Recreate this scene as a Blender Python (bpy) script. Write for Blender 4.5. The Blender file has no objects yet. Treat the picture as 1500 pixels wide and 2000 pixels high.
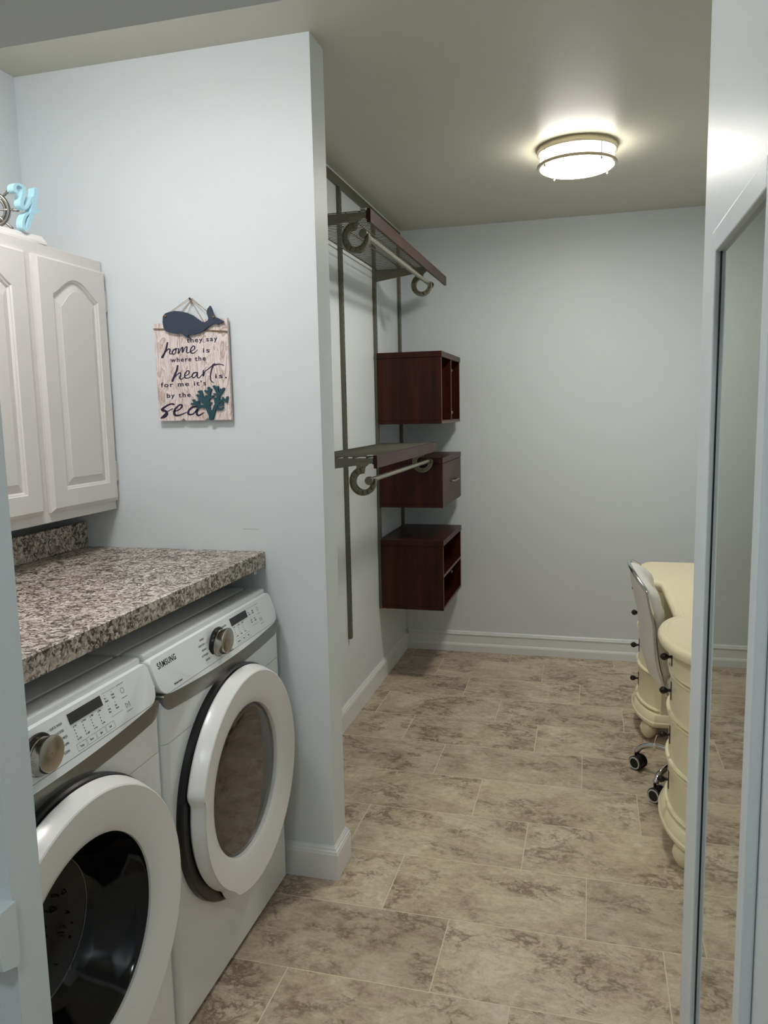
import bpy, bmesh, math, random
from mathutils import Vector, Matrix
random.seed(4)
PI = math.pi
S = bpy.context.scene
C = S.collection

# ------------------------------------------------------------------ camera
cam = bpy.data.objects.new('camera', bpy.data.cameras.new('camera'))
C.objects.link(cam)
yaw, pitch, roll = -0.2626, 0.1300, -0.0208
fw = Vector((math.sin(yaw)*math.cos(pitch), math.cos(yaw)*math.cos(pitch), -math.sin(pitch)))
rt = Vector((math.cos(yaw), -math.sin(yaw), 0)); up = rt.cross(fw)
r2 = rt*math.cos(roll) + up*math.sin(roll); u2 = up*math.cos(roll) - rt*math.sin(roll)
M = Matrix(((r2.x, u2.x, -fw.x), (r2.y, u2.y, -fw.y), (r2.z, u2.z, -fw.z))).to_4x4()
M.translation = (0.7985, -2.2498, 1.5333)
cam.matrix_world = M
cam.data.sensor_fit = 'HORIZONTAL'; cam.data.sensor_width = 36
cam.data.lens = 1503.9/1500*36
cam.data.clip_start = 0.01
S.camera = cam
S.view_settings.view_transform = 'Standard'; S.view_settings.look = 'None'
S.view_settings.gamma = 1; S.view_settings.exposure = 0.0
S.view_settings.use_curve_mapping = False
# lamp strengths (all light comes from the ceiling lamps' diffusers)
LAMP_CLOSET, LAMP_NOOK, LAMP_ROOM = 72.0, 46.0, 44.0
W = bpy.data.worlds.new('world'); S.world = W; W.use_nodes = True
W.node_tree.nodes['Background'].inputs[0].default_value = (0.75, 0.88, 1, 1)
W.node_tree.nodes['Background'].inputs[1].default_value = 0.25

H = 2.6234; HF = 2.6230; T = 0.1183; XW = -0.345; YB = 2.5057; XL = -1.01
XR = 0.975; YR = -0.85; XFR = 1.66; YF = -3.7; YJ = -1.45; YJ2 = -1.503; XJ = 0.10

# ------------------------------------------------------------------ materials
def s2l(c): return c/12.92 if c <= 0.04045 else ((c+0.055)/1.055)**2.4
def rgb(r, g, b): return (s2l(r/255), s2l(g/255), s2l(b/255), 1)
class NT:
    def __init__(s, name):
        s.m = bpy.data.materials.new(name); s.m.use_nodes = True
        s.t = s.m.node_tree; s.b = s.t.nodes['Principled BSDF']
    def n(s, typ, **kw):
        x = s.t.nodes.new(typ)
        for k, v in kw.items(): setattr(x, k, v)
        return x
    def l(s, a, b): s.t.links.new(a, b)
    def math(s, op, a, b=None, c=None):
        x = s.n('ShaderNodeMath', operation=op)
        for i, v in enumerate((a, b, c)):
            if v is None: continue
            if isinstance(v, (int, float)): x.inputs[i].default_value = v
            else: s.l(v, x.inputs[i])
        return x.outputs[0]
    def ramp(s, fac, stops):
        x = s.n('ShaderNodeValToRGB'); e = x.color_ramp.elements
        while len(e) < len(stops): e.new(0.5)
        for i, (p, c) in enumerate(stops): e[i].position = p; e[i].color = c
        s.l(fac, x.inputs[0]); return x.outputs[0]
    def mix(s, fac, a, b, mode='MIX'):
        x = s.n('ShaderNodeMix', data_type='RGBA', blend_type=mode)
        for i, v in ((0, fac), (6, a), (7, b)):
            if isinstance(v, (int, float, tuple)): x.inputs[i].default_value = v
            else: s.l(v, x.inputs[i])
        return x.outputs[2]
    def noise(s, vec, scale, detail=4, rough=0.55, dist=0.0):
        x = s.n('ShaderNodeTexNoise'); x.inputs['Scale'].default_value = scale
        x.inputs['Detail'].default_value = detail; x.inputs['Roughness'].default_value = rough
        x.inputs['Distortion'].default_value = dist
        if vec is not None: s.l(vec, x.inputs['Vector'])
        return x
    def mapping(s, vec, scale=(1, 1, 1), rot=(0, 0, 0)):
        x = s.n('ShaderNodeMapping'); x.inputs['Scale'].default_value = scale
        x.inputs['Rotation'].default_value = rot; s.l(vec, x.inputs[0]); return x.outputs[0]
    def bump(s, h, strength, dist=0.001):
        x = s.n('ShaderNodeBump'); x.inputs['Strength'].default_value = strength
        x.inputs['Distance'].default_value = dist; s.l(h, x.inputs['Height'])
        s.l(x.outputs[0], s.b.inputs['Normal'])
def basic(name, col, rough=0.5, metal=0.0, bump=0.0, bscale=200, spec=0.5, coat=0.0, var=0.03):
    t = NT(name); t.b.inputs['Roughness'].default_value = rough; t.b.inputs['Metallic'].default_value = metal
    t.b.inputs['Specular IOR Level'].default_value = spec; t.b.inputs['Coat Weight'].default_value = coat
    t.b.inputs['Coat Roughness'].default_value = 0.08
    tc = t.n('ShaderNodeTexCoord').outputs['Object']
    nz = t.noise(tc, 6, 3)
    a = tuple(c*(1-var) for c in col[:3])+(1,); b = tuple(min(1, c*(1+var)) for c in col[:3])+(1,)
    t.l(t.mix(nz.outputs[0], a, b), t.b.inputs['Base Color'])
    if bump: t.bump(t.noise(tc, bscale, 2).outputs[0], bump)
    return t.m

wall_m = basic('wall_paint', rgb(219, 225, 227), 0.42, bump=0.10, bscale=260, spec=0.2, var=0.01)
ceil_m = basic('ceiling_paint', rgb(200, 199, 182), 0.40, bump=0.05, bscale=180, spec=0.35, var=0.01)
trim_m = basic('trim_paint', rgb(230, 233, 232), 0.28, spec=0.5, var=0.01)
white_app = basic('appliance_enamel', rgb(226, 229, 228), 0.16, spec=0.5, coat=0.3, var=0.004)
white_plastic = basic('console_plastic', rgb(232, 235, 236), 0.28, var=0.004)
door_plastic = basic('door_plastic', rgb(232, 232, 230), 0.25, var=0.004)
silver_m = basic('silver_band', rgb(140, 140, 136), 0.28, metal=0.75)
black_m = basic('black_plastic', rgb(14, 15, 17), 0.3)
disp_m = basic('display_glass', rgb(10, 11, 13), 0.08, spec=0.6)
chrome_m = basic('chrome', rgb(205, 205, 205), 0.10, metal=1.0)
knob_m = basic('brushed_knob', rgb(178, 176, 168), 0.2, metal=1.0)
print_m = basic('print_ink', rgb(70, 72, 76), 0.6)
logo_m = basic('logo_ink', rgb(22, 24, 28), 0.5)
cab_m = basic('cabinet_paint', rgb(226, 222, 219), 0.34, bump=0.05, bscale=90, var=0.01)
nickel_m = basic('satin_nickel', rgb(112, 110, 98), 0.42, metal=0.55)
nickel_l = basic('satin_nickel_light', rgb(158, 155, 142), 0.36, metal=0.6)
lampmetal = basic('lamp_nickel', rgb(196, 186, 165), 0.32, metal=0.9)
cream_m = basic('cream_lacquer', rgb(236, 227, 190), 0.32, var=0.01)
cream_d = basic('cream_glaze', rgb(196, 182, 140), 0.45)
bronze_m = basic('aged_bronze', rgb(52, 46, 46), 0.35, metal=0.7)
leather_m = basic('white_leather', rgb(226, 224, 214), 0.42, bump=0.25, bscale=320)
hook_m = basic('hook_metal', rgb(124, 120, 104), 0.42, metal=0.5)
rubber_m = basic('caster_rubber', rgb(16, 16, 18), 0.45)
caster_g = basic('caster_grey', rgb(190, 190, 186), 0.5)
rope_m = basic('jute_rope', rgb(150, 122, 84), 0.85, bump=0.5, bscale=500)
navy_m = basic('navy_wood', rgb(48, 60, 78), 0.6)
teal_m = basic('teal_wood', rgb(28, 74, 84), 0.6)
ink_m = basic('purple_ink', rgb(34, 24, 58), 0.6)
blue_m = basic('pale_blue_paint', rgb(176, 220, 234), 0.6, bump=0.3, bscale=60)
dark_glass = basic('dark_glass', rgb(7, 7, 8), 0.08, spec=0.4)
drum_m = basic('drum_dark', rgb(13, 13, 14), 0.38, bump=0.0)

def reflection_tinted():
    t = NT('dryer_glass')  # brown of the reflected floor is put into the glass colour
    t.b.inputs['Base Color'].default_value = rgb(62, 52, 44); t.b.inputs['Roughness'].default_value = 0.05
    t.b.inputs['IOR'].default_value = 1.75; t.b.inputs['Transmission Weight'].default_value = 0.55
    tc = t.n('ShaderNodeTexCoord').outputs['Object']
    t.l(t.mix(t.noise(tc, 5, 3).outputs[0], rgb(66, 54, 46), rgb(86, 74, 62)), t.b.inputs['Base Color'])
    return t.m
dryer_glass = reflection_tinted()

def emis(name, col, s):
    t = NT(name); t.b.inputs['Base Color'].default_value = (0.9, 0.9, 0.9, 1)
    t.b.inputs['Emission Color'].default_value = col; t.b.inputs['Emission Strength'].default_value = s
    return t.m

def tile_mat():
    t = NT('floor_tile')
    x0, y0, d, tl, rw = -0.0617, 2.3191, 0.2114, 0.6123, 0.305
    pos = t.n('ShaderNodeNewGeometry').outputs['Position']
    sp = t.n('ShaderNodeSeparateXYZ'); t.l(pos, sp.inputs[0])
    v = t.math('DIVIDE', t.math('SUBTRACT', y0, sp.outputs[1]), rw)
    row = t.math('FLOOR', v); fv = t.math('SUBTRACT', v, row)
    u = t.math('DIVIDE', t.math('SUBTRACT', t.math('SUBTRACT', sp.outputs[0], x0), t.math('MULTIPLY', row, d)), tl)
    col = t.math('FLOOR', u); fu = t.math('SUBTRACT', u, col)
    ev = t.math('MULTIPLY', t.math('MINIMUM', fv, t.math('SUBTRACT', 1, fv)), rw)
    eu = t.math('MULTIPLY', t.math('MINIMUM', fu, t.math('SUBTRACT', 1, fu)), tl)
    e = t.math('MINIMUM', ev, eu)
    g = t.n('ShaderNodeMapRange'); g.inputs[1].default_value = 0.0008; g.inputs[2].default_value = 0.0021
    t.l(e, g.inputs[0]); tilef = g.outputs[0]
    cid = t.n('ShaderNodeCombineXYZ'); t.l(row, cid.inputs[0]); t.l(col, cid.inputs[1])
    wn = t.n('ShaderNodeTexWhiteNoise', noise_dimensions='3D'); t.l(cid.outputs[0], wn.inputs['Vector'])
    sc = t.n('ShaderNodeVectorMath', operation='SCALE'); sc.inputs['Scale'].default_value = 37.0
    t.l(wn.outputs['Color'], sc.inputs[0])
    ad = t.n('ShaderNodeVectorMath', operation='ADD'); t.l(pos, ad.inputs[0]); t.l(sc.outputs[0], ad.inputs[1])
    p = t.mapping(ad.outputs[0], (1.0, 1.4, 1), (0, 0, 0.3))
    big = t.noise(p, 3.2, 6, 0.62, 0.9)
    base = t.ramp(big.outputs[0], [(0.32, rgb(158, 134, 112)), (0.45, rgb(188, 168, 142)), (0.55, rgb(206, 188, 160)), (0.68, rgb(226, 212, 188))])
    fine = t.noise(p, 30, 8, 0.8, 0.4)
    base = t.mix(0.42, base, t.ramp(fine.outputs[0], [(0.34, rgb(130, 110, 86)), (0.5, rgb(199, 182, 153)), (0.66, rgb(232, 219, 192))]))
    # dark cracks
    vn = t.noise(p, 6.5, 10, 0.7, 0.35)
    rid = t.math('ABSOLUTE', t.math('SUBTRACT', vn.outputs[0], 0.5))
    crack = t.ramp(rid, [(0.0, (1, 1, 1, 1)), (0.014, (0.7, 0.7, 0.7, 1)), (0.045, (0, 0, 0, 1))])
    msk = t.noise(p, 4.1, 4, 0.6, 0.4)
    mr = t.ramp(msk.outputs[0], [(0.47, (0, 0, 0, 1)), (0.58, (1, 1, 1, 1))])
    cf = t.math('MULTIPLY', crack, mr)
    base = t.mix(t.math('MULTIPLY', cf, 0.74), base, rgb(104, 80, 60))
    v2 = t.noise(p, 15, 8, 0.7, 0.2); r2_ = t.math('ABSOLUTE', t.math('SUBTRACT', v2.outputs[0], 0.5))
    c2 = t.math('MULTIPLY', t.ramp(r2_, [(0.0, (1, 1, 1, 1)), (0.02, (0, 0, 0, 1))]), t.ramp(msk.outputs[0], [(0.40, (0, 0, 0, 1)), (0.6, (1, 1, 1, 1))]))
    base = t.mix(t.math('MULTIPLY', c2, 0.5), base, rgb(112, 92, 70))
    # mottled brown clouds next to the cracks
    cl = t.noise(p, 13, 9, 0.85, 0.2)
    cm = t.math('MULTIPLY', t.ramp(cl.outputs[0], [(0.52, (0, 0, 0, 1)), (0.66, (1, 1, 1, 1))]), t.ramp(msk.outputs[0], [(0.44, (0, 0, 0, 1)), (0.6, (1, 1, 1, 1))]))
    base = t.mix(t.math('MULTIPLY', cm, 0.42), base, rgb(122, 98, 76))
    # pale veins
    pv = t.noise(p, 3.0, 7, 0.6, 1.0)
    pr = t.ramp(t.math('ABSOLUTE', t.math('SUBTRACT', pv.outputs[0], 0.47)), [(0.0, (1, 1, 1, 1)), (0.02, (0, 0, 0, 1))])
    base = t.mix(t.math('MULTIPLY', pr, 0.35), base, rgb(222, 208, 184))
    hsv = t.n('ShaderNodeHueSaturation'); t.l(base, hsv.inputs['Color'])
    t.l(t.math('ADD', t.math('MULTIPLY', wn.outputs['Value'], 0.16), 0.90), hsv.inputs['Value'])
    hsv.inputs['Saturation'].default_value = 0.95
    t.l(t.mix(tilef, rgb(226, 212, 186), hsv.outputs[0]), t.b.inputs['Base Color'])
    t.b.inputs['Roughness'].default_value = 0.42; t.b.inputs['Specular IOR Level'].default_value = 0.4
    bh = t.math('ADD', tilef, t.math('MULTIPLY', fine.outputs[0], 0.25))
    t.bump(bh, 0.5, 0.0012)
    return t.m
tile_m = tile_mat()

def granite():
    t = NT('granite_laminate'); tc = t.n('ShaderNodeTexCoord').outputs['Object']
    p = t.mapping(tc, (1, 1.0, 1), (0.3, 0.2, 0.7))
    a = t.noise(p, 80, 6, 0.75, 0.8); b = t.noise(p, 16, 4, 0.6, 0.4); c = t.noise(p, 130, 3, 0.7, 1.2)
    vo = t.n('ShaderNodeTexVoronoi'); vo.inputs['Scale'].default_value = 130
    dd = t.noise(p, 40, 2); 
    mx = t.n('ShaderNodeVectorMath', operation='SCALE'); mx.inputs['Scale'].default_value = 0.05; t.l(dd.outputs['Color'], mx.inputs[0])
    ad = t.n('ShaderNodeVectorMath', operation='ADD'); t.l(p, ad.inputs[0]); t.l(mx.outputs[0], ad.inputs[1]); t.l(ad.outputs[0], vo.inputs['Vector'])
    sp = t.n('ShaderNodeSeparateColor'); t.l(vo.outputs['Color'], sp.inputs[0])
    v = t.math('ADD', t.math('MULTIPLY', sp.outputs[0], 0.36), t.math('MULTIPLY', a.outputs[0], 0.64))
    v = t.math('ADD', v, t.math('MULTIPLY', t.math('SUBTRACT', b.outputs[0], 0.52), 0.6))
    col = t.ramp(v, [(0.33, rgb(62, 54, 46)), (0.42, rgb(122, 110, 98)), (0.50, rgb(172, 162, 148)), (0.60, rgb(202, 194, 180)), (0.72, rgb(228, 222, 212))])
    rd = t.ramp(b.outputs[0], [(0.56, (0, 0, 0, 1)), (0.68, (1, 1, 1, 1))])
    col = t.mix(t.math('MULTIPLY', rd, 0.4), col, rgb(112, 84, 70))
    col = t.mix(t.math('MULTIPLY', t.ramp(c.outputs[0], [(0.58, (0, 0, 0, 1)), (0.68, (1, 1, 1, 1))]), 0.5), col, rgb(60, 48, 40))
    t.l(col, t.b.inputs['Base Color']); t.b.inputs['Roughness'].default_value = 0.33
    return t.m
granite_m = granite()

def wood(name, cols, sc, rough, axis=(1, 1, 0.07)):
    t = NT(name); tc = t.n('ShaderNodeTexCoord').outputs['Object']
    p = t.mapping(tc, axis)
    a = t.noise(p, sc, 6, 0.6, 0.6)
    t.l(t.ramp(a.outputs[0], [(0.3, cols[0]), (0.5, cols[1]), (0.72, cols[2])]), t.b.inputs['Base Color'])
    t.b.inputs['Roughness'].default_value = rough; t.b.inputs['Specular IOR Level'].default_value = 0.28
    return t.m
mahog = wood('mahogany_laminate', (rgb(34, 8, 7), rgb(52, 14, 10), rgb(70, 28, 16)), 26, 0.36)
fasc_m = wood('fascia_laminate', (rgb(62, 44, 41), rgb(70, 50, 47), rgb(78, 59, 55)), 30, 0.42, (1, 0.07, 1))
plank_m = None
def plank():
    t = NT('whitewashed_planks'); tc = t.n('ShaderNodeTexCoord').outputs['Object']
    p = t.mapping(tc, (4.5, 4.5, 1.0)); wv = t.noise(p, 5, 4, 0.5, 0.8)
    rg = t.math('FRACT', t.math('MULTIPLY', wv.outputs[0], 14))
    ln = t.ramp(rg, [(0.0, rgb(168, 142, 126)), (0.12, rgb(216, 200, 194)), (0.8, rgb(236, 226, 224)), (1.0, rgb(192, 168, 154))])
    st = t.noise(t.mapping(tc, (3, 3, 1)), 16, 5, 0.65, 0.3)
    col = t.mix(t.math('MULTIPLY', t.ramp(st.outputs[0], [(0.55, (0, 0, 0, 1)), (0.72, (1, 1, 1, 1))]), 0.6), ln, rgb(166, 138, 118))
    t.l(col, t.b.inputs['Base Color']); t.b.inputs['Roughness'].default_value = 0.7
    return t.m
plank_m = plank()
mirror_m = NT('mirror_glass'); mirror_m.b.inputs['Metallic'].default_value = 1; mirror_m.b.inputs['Roughness'].default_value = 0.015
mirror_m.l(mirror_m.mix(mirror_m.noise(None, 1, 1).outputs[0], rgb(205, 212, 206), rgb(208, 214, 208)), mirror_m.b.inputs['Base Color']); mirror_m = mirror_m.m

# ------------------------------------------------------------------ mesh helpers
ORG = {}
def obj(name, bm, mat, parent=None, smooth=False, auto=None):
    off = Vector((0, 0, 0)); p = parent
    while p is not None:
        off += p.location; p = p.parent
    if off.length: bmesh.ops.translate(bm, verts=bm.verts, vec=-off)
    bmesh.ops.recalc_face_normals(bm, faces=bm.faces)
    me = bpy.data.meshes.new(name); bm.to_mesh(me); bm.free()
    if smooth:
        for f in me.polygons: f.use_smooth = True
        if auto is not None:
            try: me.set_sharp_from_angle(angle=auto)
            except Exception: pass
    for m in (mat if isinstance(mat, (list, tuple)) else [mat]): me.materials.append(m)
    o = bpy.data.objects.new(name, me); C.objects.link(o)
    if parent is not None: o.parent = parent
    return o
def tag(o, label, cat, group=None):
    o['label'] = label; o['category'] = cat
    if group: o['group'] = group
    return o
def thing(name, loc, label, cat, group=None):
    o = bpy.data.objects.new(name, None); C.objects.link(o); o.location = loc
    o.empty_display_size = 0.05
    return tag(o, label, cat, group)
def struct(name, bm, mat, smooth=False, auto=None):
    o = obj(name, bm, mat, None, smooth, auto); o['kind'] = 'structure'; return o
def merge(bm, b2):
    me = bpy.data.meshes.new('t'); b2.to_mesh(me); bm.from_mesh(me); bpy.data.meshes.remove(me); b2.free()
def box(bm, x0, x1, y0, y1, z0, z1, r=0.0, seg=2):
    b = bmesh.new(); bmesh.ops.create_cube(b, size=1)
    for v in b.verts:
        v.co = Vector((x0 if v.co.x < 0 else x1, y0 if v.co.y < 0 else y1, z0 if v.co.z < 0 else z1))
    if r > 0: bmesh.ops.bevel(b, geom=list(b.edges), offset=r, segments=seg, profile=0.5, affect='EDGES')
    merge(bm, b); return bm
def B(*a, **k): return box(bmesh.new(), *a, **k)
def frame_axes(d):
    d = Vector(d).normalized(); a = Vector((0, 0, 1)) if abs(d.z) < 0.9 else Vector((1, 0, 0))
    u = d.cross(a).normalized(); return u, d.cross(u).normalized(), d
def tube(bm, pts, rad, seg=10, cap=True, flat=None):
    pts = [Vector(p) for p in pts]; n = len(pts); rings = []
    rads = rad if isinstance(rad, (list, tuple)) else [rad]*n
    pu = None
    for i, p in enumerate(pts):
        d = (pts[min(i+1, n-1)]-pts[max(i-1, 0)]).normalized()
        if pu is None: u, v, _ = frame_axes(d)
        else:
            u = (pu - d*pu.dot(d)).normalized(); v = d.cross(u)
        pu = u
        rings.append([bm.verts.new(p+(u*math.cos(2*PI*k/seg)+v*math.sin(2*PI*k/seg))*rads[i]) for k in range(seg)])
    for a, b in zip(rings, rings[1:]):
        for k in range(seg): bm.faces.new((a[k], a[(k+1) % seg], b[(k+1) % seg], b[k]))
    if cap:
        bm.faces.new(rings[0][::-1]); bm.faces.new(rings[-1])
    return bm
def lathe(bm, prof, org, axis=(0, 0, 1), seg=48, capa=False, capb=False, rfun=None):
    """prof: list of (radius, height along axis)."""
    ax = Vector(axis).normalized()
    if abs(ax.x) > 0.9: u, v = Vector((0, 1, 0)), Vector((0, 0, 1))
    else: u, v, ax = frame_axes(ax)
    org = Vector(org); rings = []
    for j, (r, h) in enumerate(prof):
        ring = []
        for k in range(seg):
            a = 2*PI*k/seg; rr = rfun(j, a, r) if rfun else r
            ring.append(bm.verts.new(org+ax*h+(u*math.cos(a)+v*math.sin(a))*rr))
        rings.append(ring)
    for a, b in zip(rings, rings[1:]):
        for k in range(seg): bm.faces.new((a[k], a[(k+1) % seg], b[(k+1) % seg], b[k]))
    if capa: bm.faces.new(rings[0][::-1])
    if capb: bm.faces.new(rings[-1])
    return bm
def prism(bm, pts, f0, f1, bev=0.0):
    """pts: 2d outline; f0/f1 map a 2d point to the two 3d faces."""
    b = bmesh.new()
    a = [b.verts.new(f0(*p)) for p in pts]; c = [b.verts.new(f1(*p)) for p in pts]; n = len(pts)
    fa = b.faces.new(a[::-1]); fb = b.faces.new(c)
    for i in range(n): b.faces.new((a[i], a[(i+1) % n], c[(i+1) % n], c[i]))
    if bev > 0:
        es = [e for e in b.edges if (e.verts[0] in c and e.verts[1] in c)]
        bmesh.ops.bevel(b, geom=es, offset=bev, segments=3, profile=0.5, affect='EDGES')
    if bev <= 0 and n > 4:
        from mathutils.geometry import tessellate_polygon
        tri = tessellate_polygon([[Vector((p[0], p[1], 0)) for p in pts]])
        b.faces.remove(fa); b.faces.remove(fb)
        for i, j, k in tri:
            try: b.faces.new((a[i], a[j], a[k])); b.faces.new((c[k], c[j], c[i]))
            except ValueError: pass
    else: bmesh.ops.triangulate(b, faces=[f for f in b.faces if len(f.verts) > 4])
    merge(bm, b); return bm
def smoothpath(pts, n=6, closed=False):
    P = [Vector(p) for p in pts]; out = []; m = len(P)
    rng = range(m) if closed else range(m-1)
    for i in rng:
        p0 = P[(i-1) % m] if (closed or i > 0) else P[i]
        p1, p2 = P[i], P[(i+1) % m]
        p3 = P[(i+2) % m] if (closed or i+2 < m) else p2
        for k in range(n):
            t = k/n
            out.append(0.5*((2*p1)+(p2-p0)*t+(2*p0-5*p1+4*p2-p3)*t*t+(3*p1-p0-3*p2+p3)*t**3))
    if not closed: out.append(P[-1])
    return out
def ribbon(bm, pts, wid, f0, f1, n=6, sm=True):
    """stroke of varying width: outline of a 2d path, extruded between the maps f0 and f1."""
    m = len(pts); wid = wid if isinstance(wid, (list, tuple)) else [wid]*m
    _rk[0] = (_rk[0]+1) % 13; kk = 1+0.012*_rk[0]; g1 = f1
    def f1(a, b):
        p, q = Vector(f0(a, b)), Vector(g1(a, b)); return p+(q-p)*kk
    q = smoothpath([(p[0], p[1], w) for p, w in zip(pts, wid)], n) if sm else [Vector((p[0], p[1], w)) for p, w in zip(pts, wid)]
    L, R = [], []
    for i, p in enumerate(q):
        d = q[min(i+1, len(q)-1)]-q[max(i-1, 0)]; d = Vector((d.x, d.y)); 
        if d.length == 0: d = Vector((1, 0))
        d.normalize(); nrm = Vector((-d.y, d.x)); w = p.z/2
        L.append(Vector((p.x, p.y))+nrm*w); R.append(Vector((p.x, p.y))-nrm*w)
    def cap(p, a, b):
        c = Vector((p.x, p.y)); r = (a-b).length/2; a0 = math.atan2((a-c).y, (a-c).x)
        return [c+Vector((math.cos(a0-PI*k/5), math.sin(a0-PI*k/5)))*r for k in range(1, 5)]
    # quads along the stroke
    def quad(ps):
        b0 = [bm.verts.new(f0(*x)) for x in ps]; b1 = [bm.verts.new(f1(*x)) for x in ps]; k = len(ps)
        bm.faces.new(b0[::-1]); bm.faces.new(b1)
        for i in range(k): bm.faces.new((b0[i], b0[(i+1) % k], b1[(i+1) % k], b1[i]))
    for i in range(len(q)-1): quad([L[i], L[i+1], R[i+1], R[i]])
    e = cap(q[-1], L[-1], R[-1]); quad([L[-1]]+e+[R[-1]])
    s = cap(q[0], R[0], L[0]); quad([R[0]]+s+[L[0]])
    return bm
_rk = [0]
_tc = {}
def text_bm(bm, s, size, org, u, v, nrm, ext=0.0004, offset=0.0, align='LEFT', sx=1.0, sp=1.0):
    cu = bpy.data.curves.new('t', 'FONT'); cu.body = s; cu.size = 1.0; cu.offset = offset; cu.align_x = align
    cu.space_character = sp; cu.resolution_u = 3; cu.extrude = 0.5
    o = bpy.data.objects.new('t', cu); C.objects.link(o)
    dg = bpy.context.evaluated_depsgraph_get(); me = bpy.data.meshes.new_from_object(o.evaluated_get(dg))
    u, v, nrm, org = Vector(u), Vector(v), Vector(nrm), Vector(org)
    for vt in me.vertices:
        c = vt.co; vt.co = org+u*(c.x*size*sx)+v*(c.y*size)+nrm*((c.z+0.5)*ext)
    bm.from_mesh(me); bpy.data.objects.remove(o); bpy.data.curves.remove(cu); bpy.data.meshes.remove(me)
    return bm
def sweep(bm, path, prof, side=1, closed=False):
    """profile (out, z) swept along a floor path with mitred corners."""
    P = [Vector(p) for p in path]; n = len(P); rings = []
    for i in range(n):
        def nor(a, b):
            d = (b-a).normalized(); return Vector((-d.y, d.x))*side
        if i == 0: m = nor(P[0], P[1])
        elif i == n-1: m = nor(P[-2], P[-1])
        else:
            a, b = nor(P[i-1], P[i]), nor(P[i], P[i+1]); m = (a+b); m = m/(m.length**2/2)
        rings.append([bm.verts.new((P[i].x+m.x*o, P[i].y+m.y*o, z)) for o, z in prof])
    k = len(prof)
    for a, b in zip(rings, rings[1:]):
        for j in range(k): bm.faces.new((a[j], a[(j+1) % k], b[(j+1) % k], b[j]))
    bm.faces.new(rings[0]); bm.faces.new(rings[-1][::-1])
    return bm

# ------------------------------------------------------------------ the room
struct('floor', B(-1.2, 1.8, YF-0.1, YB+0.1, -0.08, 0), tile_m)
struct('ceiling', B(-1.25, 1.8, YF-0.1, YB+0.1, H, H+0.1), ceil_m)
struct('wall_header', B(XJ+0.0005, XR-0.0005, YJ2-0.13, YJ, 1.954, H-0.0005), wall_m)
struct('wall_left', B(XL-0.1, XL, YJ, 0, 0, H), wall_m)
struct('wall_middle', B(XL-0.1, 0, 0, T, 0, H), wall_m)
struct('wall_closet', B(XW-0.1, XW, T, YB, 0, H), wall_m)
struct('wall_back', B(XW-0.1, 1.8, YB, YB+0.1, 0, H), wall_m)
struct('wall_right', B(XR, 1.8, YF, YR, 0, HF), wall_m)
struct('wall_far_right', B(XFR, XFR+0.1, YR, YB, 0, H), wall_m)
struct('wall_near_left', B(-1.2, XJ, YJ2, YJ, 0, HF), wall_m)
struct('wall_front', B(-1.2, 1.8, YF-0.1, YF, 0, HF), wall_m)
struct('wall_front_left', B(-1.25, -1.15, YF, YJ2, 0, HF), wall_m)

bprof = [(0, 0), (0.015, 0), (0.015, 0.088), (0.0135, 0.0905), (0.0125, 0.097), (0.0085, 0.1005), (0.0075, 0.106), (0.0035, 0.110), (0.0025, 0.1135), (0, 0.1135)]
struct('baseboard_middle', sweep(bmesh.new(), [(-0.95, 0), (0, 0), (0, T), (XW, T)], bprof, -1), trim_m)
struct('baseboard_left', sweep(bmesh.new(), [(XW, T), (XW, YB)], bprof, -1), trim_m)
bprof2 = [(0, 0), (0.012, 0), (0.024, 0), (0.024, 0.040), (0.022, 0.046), (0.018, 0.052), (0.013, 0.054), (0.012, 0.104), (0.016, 0.107), (0.017, 0.113), (0.012, 0.117), (0.011, 0.123), (0.006, 0.128), (0, 0.130)]
struct('baseboard_back', sweep(bmesh.new(), [(XW+0.0152, YB), (XFR, YB)], bprof2, -1), trim_m)
cr = [(0, 0.845), (0.006, 0.845), (0.030, 0.855), (0.032, 0.872), (0.030, 0.905), (0.036, 0.912), (0.036, 0.922), (0.024, 0.930), (0, 0.930)]
struct('trim_1', sweep(bmesh.new(), [(-1.149, YJ2), (XJ+0.006, YJ2)], cr, -1), wall_m)
struct('wall_scuff', B(-0.278, -0.222, -0.0004, 0.001, 1.1668, 1.1676), basic('scuff_grey', rgb(120, 122, 122), 0.7))

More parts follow.
